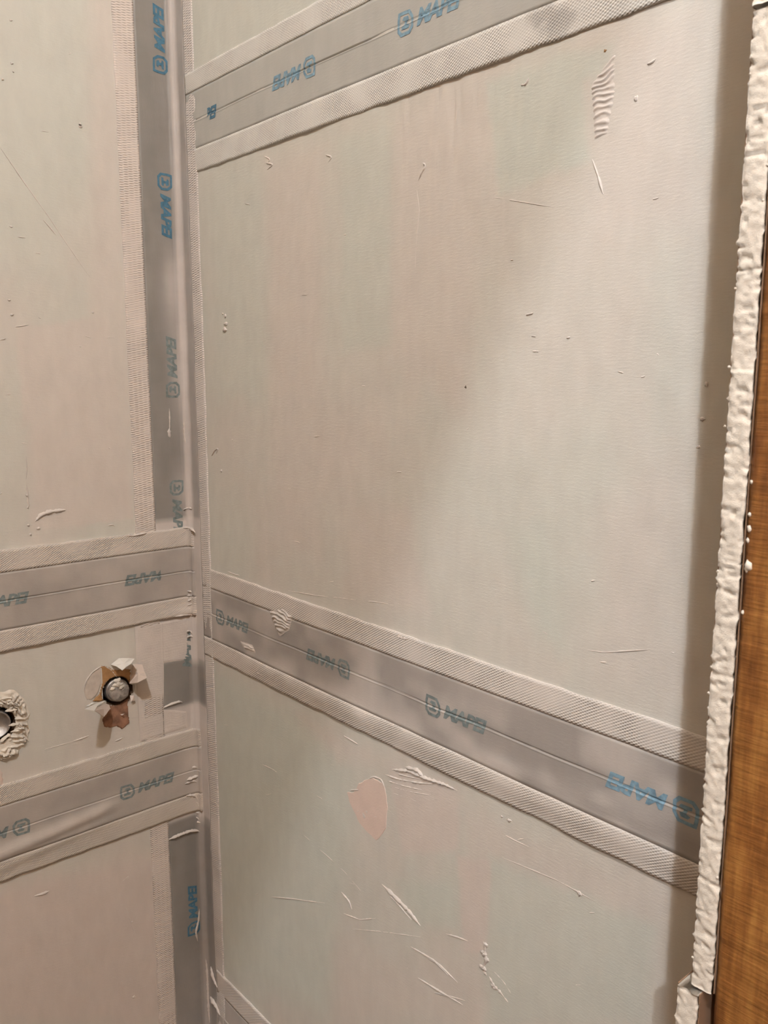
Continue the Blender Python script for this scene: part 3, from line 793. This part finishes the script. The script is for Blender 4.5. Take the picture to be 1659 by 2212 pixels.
# left wall
for pts, wd, ht in [
    (((80, 1126), (92, 1112), (112, 1105), (146, 1101)), 5.5, 2.6),
    (((44, 1860), (75, 1850), (122, 1832)), 4.0, 1.6), (((78, 1934), (95, 1930), (112, 1922)), 4.5, 1.8),
    (((20, 1878), (60, 1866), (96, 1852)), 1.6, 0.8), (((100, 1842), (130, 1838), (150, 1836)), 1.6, 0.8),
    (((0, 312), (60, 400), (110, 470), (150, 530), (200, 602)), 1.4, 0.5), (((96, 474), (112, 492), (126, 510)), 2.0, 1.0),
    (((160, 1601), (175, 1596), (196, 1588)), 2.4, 1.4), (((252, 1600), (262, 1596), (268, 1593)), 1.8, 1.0), (((232, 1543), (250, 1540)), 1.8, 1.0),
    (((303, 1528), (310, 1524)), 2.2, 1.2), (((100, 1618), (150, 1604), (165, 1600)), 1.2, 0.5),
    (((60, 985), (62, 1010), (60, 1035)), 1.4, 0.8), (((60, 1040), (63, 1060), (66, 1100)), 1.6, 0.9), (((62, 1082), (68, 1090), (62, 1098)), 1.8, 1.0),
    (((38, 706), (52, 704), (66, 702)), 1.4, 0.7), (((120, 2040), (160, 2034), (198, 2026)), 1.2, 0.4), (((265, 1905), (282, 1890), (276, 1905)), 1.2, 0.6),
    (((248, 308), (258, 308), (268, 315), (280, 330)), 2.0, 0.8), (((232, 730), (248, 728), (262, 735)), 1.2, 0.5), (((186, 726), (202, 730)), 1.2, 0.7),
    (((236, 1135), (248, 1132), (252, 1138)), 1.4, 0.9), (((312, 1353), (322, 1350)), 2.0, 1.2), (((258, 1430), (290, 1415), (305, 1395)), 1.0, 0.4),
    (((258, 1905), (285, 1990), (300, 2030)), 1.2, 0.5),
]:
    ridge(wall_left, LP(*pts), wd * mm, ht * mm)
for p, rx, rz, ht in [((28, 45), 2.2, 1.2, 0.9), ((30, 138), 1.8, 1.2, 0.8), ((10, 172), 1.8, 1.2, 0.8), ((33, 156), 1.4, 1.0, 0.7), ((28, 490), 1.8, 1.4, 0.8), ((24, 648), 1.8, 1.2, 0.8), ((30, 680), 2.0, 1.2, 0.9),
                      ((87, 1141), 2.4, 1.6, 1.4), ((65, 1134), 1.6, 1.4, 1.0), ((70, 1154), 1.6, 1.2, 0.9), ((62, 1070), 2.0, 1.4, 1.2), ((240, 968), 1.4, 1.2, 0.7), ((288, 1990), 2.0, 1.6, 1.0), ((204, 675), 2.2, 1.6, 0.9),
                      ((292, 2152), 2.4, 2.4, 0.7)]:
    blob(wall_left, onL(*p), rx * mm, rz * mm, ht * mm)
blob(wall_left, onL(177, 272), 3.0 * mm, 3.0 * mm, 1.2 * mm, name='coat_blob'); blob(wall_left, onL(177, 271), 1.8 * mm, 1.6 * mm, 1.6 * mm, name='speck', mat=M_PIT)
# torn bit at the top edge of the upper left tape
ridge(tl1.upper, LP((272, 1156), (290, 1156), (318, 1150)), 2.2 * mm, 1.8 * mm, 0.003)
# skim of coat dragged over the corner tape between the two left tapes
for pts in (((-0.086, 1.000), (-0.050, 1.000), (-0.047, 1.045), (-0.046, 1.095), (-0.044, 1.164), (-0.086, 1.165)),
            ((-0.050, 1.105), (-0.008, 1.100), (-0.006, 1.164), (-0.050, 1.164)), ((-0.052, 1.0), (-0.014, 1.0), (-0.014, 1.026), (-0.034, 1.034), (-0.052, 1.040))):
    combed('coat_skim', cor.t, pts, 0.0034, 0.00015, 0.0014, M_PLASTER, seed=11)
# corner: folds where the bands overlap
def CP(*p):
    out = []
    for q in p:
        r = onR(*q)
        out.append(r if r[0] > 0.002 else onL(*q))
    return out
for pts, wd, ht, h0 in [
    (((396, 1139), (412, 1138), (422, 1144), (426, 1149)), 3.0, 2.6, 0.0045),
    (((376, 1330), (395, 1327), (412, 1325), (424, 1328)), 3.0, 2.4, 0.0045), (((404, 1275), (418, 1276)), 2.4, 2.0, 0.005), (((403, 1285), (419, 1284)), 2.4, 2.0, 0.005),
    (((405, 1296), (418, 1292)), 2.4, 2.2, 0.005), (((404, 1306), (420, 1302)), 2.4, 2.2, 0.005), (((405, 1314), (416, 1312)), 2.0, 1.8, 0.005),
    (((403, 1362), (412, 1360), (420, 1366)), 2.4, 2.0, 0.004), (((404, 1374), (414, 1371), (421, 1373)), 2.2, 1.8, 0.004),
    (((355, 1527), (372, 1519), (392, 1513), (396, 1516)), 3.4, 2.6, 0.002),
    (((404, 1682), (418, 1676), (432, 1672)), 4.4, 3.6, 0.004), (((400, 1690), (415, 1684), (430, 1684)), 2.4, 2.0, 0.004), (((402, 1716), (416, 1714), (432, 1722)), 3.4, 2.6, 0.004),
    (((422, 1730), (432, 1728), (434, 1740)), 2.6, 2.0, 0.004), (((424, 1752), (434, 1750)), 2.2, 1.8, 0.004), (((424, 1762), (434, 1764)), 2.2, 1.8, 0.004), (((426, 1772), (436, 1772)), 2.2, 1.8, 0.004),
    (((365, 1811), (390, 1800), (412, 1792), (436, 1793)), 4.2, 3.0, 0.003), (((415, 1655), (430, 1652)), 3.0, 2.0, 0.004),
    (((432, 1960), (430, 1985), (424, 2010), (428, 2030)), 3.0, 2.0, 0.003), (((456, 2085), (462, 2110), (470, 2130)), 5.0, 3.0, 0.002), (((455, 2150), (468, 2170), (476, 2190)), 6.0, 3.4, 0.002),
    (((446, 2060), (450, 2100), (452, 2160), (455, 2205)), 4.0, 2.4, 0.003), (((400, 905), (402, 940), (404, 960)), 4.0, 2.2, 0.003),
    (((368, 925), (368, 935), (370, 945)), 6.0, 2.4, 0.001), (((368, 880), (369, 905), (369, 930)), 2.4, 1.0, 0.001),
    (((397, 1100), (408, 1096), (416, 1098)), 2.4, 1.4, 0.003),
]:
    ridge(cor.t, CP(*pts), wd * mm, ht * mm, h0, name='coat_fold')

# ------------------------------------------------------------------ pipe stubs
def lathe_x(name, parent, sc, sz, prof, mat, n=28, lump=0.0, seed=0):
    """surface of revolution about an axis square to the left wall; prof is (radius, distance proud of the wall)"""
    V = []; Fc = []; R = np.random.RandomState(seed)
    for i, (r, x) in enumerate(prof):
        for k in range(n):
            a = 2 * math.pi * k / n
            q = lump * (R.rand() - 0.5)
            V.append((x + q, sc + r * math.cos(a) * (1 + q * 8), sz + r * math.sin(a) * (1 + q * 8)))
    for i in range(len(prof) - 1):
        for k in range(n):
            Fc.append((i * n + k, i * n + (k + 1) % n, (i + 1) * n + (k + 1) % n, (i + 1) * n + k))
    Fc.append(tuple((len(prof) - 1) * n + k for k in range(n)))
    return mesh_obj(name, V, Fc, mat, parent)
def stub(spec, label, crusted):
    sc, sz, r = spec
    hl = lathe_x('hole_lining', wall_left, sc, sz, [(r + 0.0035, 0.0006), (r + 0.0015, -0.006), (r + 0.0015, -0.06), (0.003, -0.061)], M_HOLE, 28, 0.0006, 3)
    t = thing('pipe_stub', label, 'pipe', (0.0, sc, sz), 'capped shower pipe stubs')
    pr = r - 0.0032
    lathe_x('pipe', t, sc, sz, [(pr, -0.06), (pr, -0.004), (pr - 0.0012, -0.001), (pr - 0.0028, -0.001), (pr - 0.003, -0.006)], M_PIPE)
    return t, pr
t1, pr1 = stub(STUBS[0], 'capped pipe stub amid torn membrane flaps, nearer the corner', True)
lathe_x('plug', t1, STUBS[0][0], STUBS[0][1], [(pr1 - 0.0026, -0.012), (pr1 - 0.0022, 0.004), (pr1 - 0.0036, 0.0075), (pr1 - 0.0065, 0.0082), (pr1 - 0.0095, 0.0088), (0.003, 0.0085)], M_PLUG, 30, 0.0022, 5)
def hpt(x, y, h):                       # point proud of the left wall by h
    c, z = onL(x, y, h); return (h, c, z)
def k6(cx, cy): return (150 + cx / 8.195, 1380 + cy / 8.195)
def flap(name, parent, pts, mat, lab=None):
    V = [hpt(*k6(a, b), h) for a, b, h in pts]
    cen = np.mean(np.array(V), 0); n = len(V)
    V.append(tuple(cen + np.array([0.0015, 0, 0])))
    o = mesh_obj(name, V, [(i, (i + 1) % n, n) for i in range(n)], mat, parent, smooth=False)
    md = o.modifiers.new('thick', 'SOLIDIFY'); md.thickness = 0.0007; md.offset = 0
    if lab: o['label'] = lab
    return o
# plaster lumps on the plug
for cx, cy, rr, ht in ((880, 800, 6.6, 2.6), (955, 845, 4.6, 2.6), (800, 880, 3.6, 1.8), (880, 745, 6.0, 2.4), (930, 800, 5.0, 2.6)):
    c, z = onL(*k6(cx, cy), 0.009)
    blob(t1, (c, z), rr * mm, rr * 0.6 * mm, ht * mm, 0.0082, 'plaster_lump', M_CRUST, seed=int(cx))
# ragged, partly peeled surround of that stub
tm = thing('torn_membrane', 'torn patch of membrane with lifted flaps around a pipe stub', 'membrane', (0.0, STUBS[0][0], STUBS[0][1] - 0.03))
def kL(*p): return [onL(*k6(*q)) for q in p]
def ringpatch(name, outer, hole, h, mat, parent):
    """flat torn patch (wall points) with the pipe hole left open"""
    P = np.array(outer); sc, sz, r = hole
    lo, hi = P.min(0), P.max(0)
    C, Z = np.meshgrid(np.linspace(lo[0], hi[0], 48), np.linspace(lo[1], hi[1], 48), indexing='ij')
    wob = 0.0016 * (fbm(C, Z, 260, 260, 300, 2) - 0.5)
    d = np.minimum(polydist(C, Z, P) + wob, np.hypot(C - sc, Z - sz) - (r + 0.0005))
    f = grid_faces(48, 48); f = f[d.ravel()[f].min(1) > -0.0007]
    H = np.where(d > 0.0008, h, -0.0004) + 0.0006 * (fbm(C, Z, 200, 200, 310, 2) - 0.5) * (d > 0.0008)
    return mesh_obj(name, place(C, Z, H).reshape(-1, 3), f, mat, parent)
h1 = STUBS[0]
ringpatch('exposed_paper', kL((590, 470), (700, 480), (800, 540), (960, 520), (1110, 520), (1100, 760), (1000, 900), (900, 1000), (620, 1100), (430, 1100), (560, 960), (610, 760)), h1, 0.0011, M_BROWN, tm)
ringpatch('shaded_exposed_board', kL((640, 1080), (860, 1130), (1060, 1060), (1070, 1250), (1090, 1480), (960, 1600), (860, 1540), (760, 1570), (640, 1560), (600, 1420), (690, 1300)), h1, 0.0010, M_SHADED_BOARD, tm)  # bare brown board with the shadow below the pipe in its colour
ringpatch('membrane_disc', kL((290, 980), (280, 860), (330, 720), (420, 590), (580, 490), (600, 640), (590, 800), (540, 960), (420, 1080), (330, 1080)), h1, 0.0006, M_DISC, tm)
flap('flap', tm, [(735, 458, 0.001), (880, 345, 0.002), (1060, 345, 0.006), (1150, 355, 0.026), (1090, 440, 0.030), (1005, 495, 0.032), (935, 558, 0.032), (830, 490, 0.018)], M_WHITEFLAP, 'bright white lifted flap')
flap('flap', tm, [(1120, 445, 0.001), (1285, 450, 0.001), (1330, 590, 0.010), (1372, 690, 0.034), (1210, 775, 0.030), (1065, 795, 0.010), (1090, 640, 0.002)], M_PINKFLAP)
flap('flap', tm, [(270, 1245, 0.060), (360, 1200, 0.040), (560, 1115, 0.008), (650, 1095, 0.002), (600, 1150, 0.010), (480, 1200, 0.034), (440, 1275, 0.058)], M_WHITEFLAP)
flap('flap', tm, [(480, 1200, 0.028), (620, 1140, 0.006), (700, 1170, 0.004), (720, 1240, 0.018), (610, 1380, 0.036), (450, 1275, 0.056)], M_PINKFLAP)
flap('flap', tm, [(300, 1190, 0.003), (400, 1130, 0.002), (430, 1135, 0.005), (340, 1190, 0.007)], M_WHITEFLAP)
flap('flap', tm, [(640, 1240, 0.002), (735, 1235, 0.007), (690, 1265, 0.006)], M_PINKFLAP)
flap('flap', tm, [(900, 1340, 0.002), (975, 1325, 0.006), (930, 1355, 0.005)], M_PINKFLAP)
flap('flap', tm, [(1070, 1000, 0.002), (1140, 1000, 0.004), (1160, 1090, 0.004), (1090, 1110, 0.006)], M_PINKFLAP)
flap('flap', tm, [(1060, 775, 0.004), (1190, 770, 0.012), (1215, 785, 0.013), (1090, 805, 0.008)], M_WHITEFLAP)
for pts in (((300, 980), (280, 860), (330, 720), (420, 590), (580, 480), (640, 470)), ((640, 470), (760, 540), (870, 680))):
    ridge(tm, kL(*pts), 1.6 * mm, 1.0 * mm, 0.0006, name='torn_edge')
# second stub at the edge of the picture, in a crust of plaster
t2, pr2 = stub(STUBS[1], 'pipe stub ringed by rough plaster crust at the left edge', True)
lathe_x('plug', t2, STUBS[1][0], STUBS[1][1], [(pr2 - 0.0026, -0.020), (pr2 - 0.004, -0.008), (pr2 - 0.008, -0.007), (0.003, -0.0075)], M_PLUG, 30, 0.0015, 9)
def crust():
    sc, sz, r = STUBS[1]
    t = thing('plaster_crust', 'rough pale ring of ridged plaster around the leftmost pipe stub', 'plaster', (0.0, sc, sz - 0.04))
    na, nr = 150, 26
    A, T = np.meshgrid(np.linspace(0, 2 * math.pi, na, endpoint=False), np.linspace(0, 1, nr), indexing='ij')
    ca, sa = np.cos(A), np.sin(A)
    out = 0.026 + 0.022 * fbm(2.2 + ca * 2, 2.2 + sa * 2, 1, 1, 401, 3)
    out = out + 0.006 * np.maximum(0, -sa)
    rad = r + 0.003 + (out - r + 0.002) * T
    C = sc + rad * ca; Z = sz + rad * sa
    rp = np.sin(Z / 0.0056 * 2 * math.pi + 26 * (fbm(C, Z, 75, 75, 411, 3) - 0.5))
    H = (0.0010 + 0.0085 * np.clip(rp, 0, 1) * sstep(0.3, 0.75, fbm(C, Z, 110, 150, 421, 2))) * np.sin(np.clip(T * 1.04, 0, 1) * math.pi) ** 0.5 + np.where(T > 0.98, -0.001, 0)
    V = place(C, Z, H).reshape(-1, 3)
    i = np.arange(na)[:, None] * nr + np.arange(nr - 1)[None, :]; j = ((np.arange(na) + 1) % na)[:, None] * nr + np.arange(nr - 1)[None, :]
    Fc = np.stack([i.ravel(), i.ravel() + 1, j.ravel() + 1, j.ravel()], 1)
    mesh_obj('ring', V, Fc, M_CRUST, t)
    for pts, wd, ht in ((((5, 1508), (18, 1505), (30, 1506)), 4, 4), (((8, 1520), (25, 1517), (42, 1519)), 4, 4.5), (((14, 1535), (30, 1532), (44, 1528)), 4.5, 5), (((35, 1552), (48, 1548), (60, 1552)), 4, 4),
                        (((22, 1566), (36, 1563), (48, 1562)), 4, 4), (((26, 1580), (38, 1576), (58, 1572)), 3.4, 4), (((20, 1590), (38, 1588), (58, 1590)), 4, 4.5), (((30, 1600), (46, 1598), (56, 1594)), 3.4, 4),
                        (((4, 1602), (14, 1592), (26, 1584)), 5, 4.5), (((20, 1612), (40, 1610), (54, 1604)), 3.6, 4), (((14, 1630), (24, 1626), (34, 1625)), 3.8, 5), (((8, 1640), (20, 1636)), 2.6, 2.6)):
        ridge(t, LP(*pts), wd * mm, ht * mm, 0.001, name='plaster_ridge', mat=M_CRUST)
    ridge(t, LP((2, 1655), (4, 1690), (3, 1720)), 7 * mm, 0.9 * mm, 0.0002, name='drip', mat=M_LEAF)
crust()

# ------------------------------------------------------------------ end of the partition: stud and boards
BT = 0.0125
def rough_board(z0, z1, label, dx=0.0, seed=0, dy=0.0):
    x0 = PX0 + dx; x1 = x0 + BT; ye = JY + dy
    t = thing('plasterboard', label, 'plasterboard', ((x0 + x1) / 2, ye / 2, z0), 'boards on the end of the partition')
    vis = (max(z0, 0.95), min(z1, 1.80))
    zs = np.unique(np.concatenate([np.arange(z0, z1, 0.05), np.arange(vis[0], vis[1], 0.0014), [z1]])) if vis[1] > vis[0] else np.linspace(z0, z1, 20)
    xs = np.linspace(0, 1, 19)
    Z, X = np.meshgrid(zs, xs, indexing='ij')
    eL = 0.0006 * (fbm(Z, Z * 0, 160, 1, 500 + seed, 3) - 0.5) * 2 + 0.0016 * np.clip(fbm(Z, Z * 0, 420, 1, 503 + seed, 2) - 0.72, 0, 1) * -6
    eR = 0.0008 * (fbm(Z, Z * 0, 190, 1, 505 + seed, 3) - 0.5) * 2
    XX = x0 + eL * 0.8 + (BT + eR - eL * 0.8) * X
    Hh = 0.0016 * (fbm(Z, XX, 560, 330, 510 + seed, 3) - 0.5) + 0.0006 * (fbm(Z, XX, 60, 90, 515 + seed, 2) - 0.5)
    Hh = Hh - 0.0013 * sstep(0.62, 0.80, fbm(Z, XX, 420, 160, 520 + seed, 2))
    Hh = Hh - 0.0010 * (np.abs(X * 2 - 1) ** 6)
    Y = ye - Hh
    V = np.stack([XX, Y, Z], -1).reshape(-1, 3)
    nz, nx = Z.shape
    Fc = [tuple(q) for q in grid_faces(nz, nx, True)[:, ::-1][:, ::-1]]
    V = list(map(tuple, V))
    # sides and back of the core
    bk = len(V)
    for zi in range(nz):
        V.append((x0 + 0.0004, -0.002, zs[zi])); V.append((x1 - 0.0004, -0.002, zs[zi]))
    for i in range(nz - 1):
        Fc.append((bk + 2 * i, i * nx, (i + 1) * nx, bk + 2 * i + 2)[::-1])
        Fc.append((bk + 2 * i + 1, i * nx + nx - 1, (i + 1) * nx + nx - 1, bk + 2 * i + 3))
        Fc.append((bk + 2 * i, bk + 2 * i + 1, bk + 2 * i + 3, bk + 2 * i + 2)[::-1])
    Fc.append(tuple(range(nx)) + (bk + 1, bk)); Fc.append(tuple((nz - 1) * nx + k for k in range(nx))[::-1] + (bk + 2 * nz - 2, bk + 2 * nz - 1))
    o = mesh_obj('gypsum_core', V, Fc, M_GYPSUM, t)
    for xa, xb in ((x0 - 0.0007, x0 - 0.0001), (x1 + 0.0001, x1 + 0.0007)):
        boxes('paper_facing', [(xa, xb, ye + 0.0025, -0.002, z0, z1)], M_PAPER_GAP_SHADE, t)
    # crumbs and burrs along the two arrises
    R = np.random.RandomState(600 + seed)
    for k in range(14):
        z = R.uniform(max(z0, 0.98), min(z1, 1.74)) if vis[1] > vis[0] else z0
        side = R.rand() < 0.6
        x = x0 - R.uniform(-0.0006, 0.0008) if side else x1 - R.uniform(0.0004, 0.0016)
        rr = R.uniform(0.0005, 0.0011); y = ye + R.uniform(0.0000, 0.0012)
        if not (z0 + 0.003 < z < z1 - 0.003): continue
        bm = bmesh.new(); bmesh.ops.create_icosphere(bm, subdivisions=1, radius=rr)
        for v in bm.verts: v.co = Vector((v.co.x * R.uniform(0.6, 1.3) + x, v.co.y * R.uniform(0.6, 1.2) + y, v.co.z * R.uniform(0.5, 1.2) + z))
        Vb = np.array([v.co[:] for v in bm.verts]); Fb = [tuple(v.index for v in f.verts) for f in bm.faces]; bm.free()
        mesh_obj('crumb', Vb, Fb, M_GYPSUM, t)
    return t
JT = onR  # joints of the boards, read on the plane of the board ends
def zj(x, y):
    d = sight(x, y); tt = (JY - CAMP[1]) / d[1]; return (CAMP + tt * d)[2]
ZT, ZB = zj(1625, 18), zj(1490, 2128)
rough_board(ZB + 0.0012, ZT - 0.0012, 'long rough-cut white plasterboard edge standing beside the brown stud', 0.0, 1)
rough_board(ZT + 0.0012, HEAD - 0.001, 'short piece of plasterboard above the long one, at the top edge', -0.0006, 2)
rough_board(0.001, ZB - 0.0012, 'lower plasterboard piece standing out slightly at the bottom edge', -0.0062, 3, -0.004)
# pale lump of filler squeezed between board and stud
def stud():
    x0, x1 = PX0 + BT + 0.0016, PX1 - 0.001
    t = thing('wooden_stud', 'brown rough-sawn wooden stud along the right edge', 'stud', ((x0 + x1) / 2, JY / 2, 0.0))
    zs = np.unique(np.concatenate([np.linspace(0.001, 0.9, 20), np.arange(0.9, 1.85, 0.003), np.linspace(1.85, HEAD - 0.001, 10)]))
    xs = np.linspace(0, 1, 34)
    Z, X = np.meshgrid(zs, xs, indexing='ij')
    XX = x0 + 0.0008 * (fbm(Z, Z * 0, 30, 1, 700, 3) - 0.5) * (1 - X) + (x1 - x0) * X
    Y = JY + 0.0004 + 0.0012 * (fbm(Z, XX, 260, 20, 705, 3) - 0.5) + 0.0016 * (fbm(Z, XX, 14, 60, 707, 2) - 0.5) + 0.0015 * np.exp(-X / 0.012)
    V = list(map(tuple, np.stack([XX, Y, Z], -1).reshape(-1, 3))); nz, nx = Z.shape
    Fc = [tuple(q) for q in grid_faces(nz, nx, True)]
    b = len(V)
    for x, z in ((x0, zs[0]), (x1, zs[0]), (x1, zs[-1]), (x0, zs[-1])): V.append((x, -0.002, z))
    Fc.append((b, b + 1, b + 2, b + 3))
    Fc.append(tuple(i * nx for i in range(nz)) + (b + 3, b)); Fc.append(tuple(i * nx + nx - 1 for i in range(nz))[::-1] + (b + 1, b + 2))
    Fc.append(tuple(range(nx))[::-1] + (b, b + 1)); Fc.append(tuple((nz - 1) * nx + i for i in range(nx)) + (b + 2, b + 3))
    mesh_obj('timber', V, Fc, M_WOOD, t)
    R = np.random.RandomState(5)
    for (px_, py_), rr in (((1588, 1218), 0.0032), ((1583, 1226), 0.0022), ((1596, 1110), 0.0018), ((1594, 1140), 0.0022), ((1590, 1165), 0.0018), ((1598, 1040), 0.0016), ((1577, 1320), 0.0014)):
        d = sight(px_, py_); tt = (JY - 0.001 - CAMP[1]) / d[1]; p = CAMP + tt * d
        bm = bmesh.new(); bmesh.ops.create_icosphere(bm, subdivisions=2, radius=rr)
        for v in bm.verts: v.co = Vector((v.co.x * 0.8 * R.uniform(0.8, 1.2) + max(p[0], PX0 + BT + 0.0012 + rr), v.co.y * R.uniform(0.9, 1.3) + p[1] + 0.003, v.co.z * R.uniform(0.8, 1.25) + p[2]))
        Vb = np.array([v.co[:] for v in bm.verts]); Fb = [tuple(v.index for v in f.verts) for f in bm.faces]; bm.free()
        mesh_obj('filler_lump', Vb, Fb, M_CRUST, t)
stud()
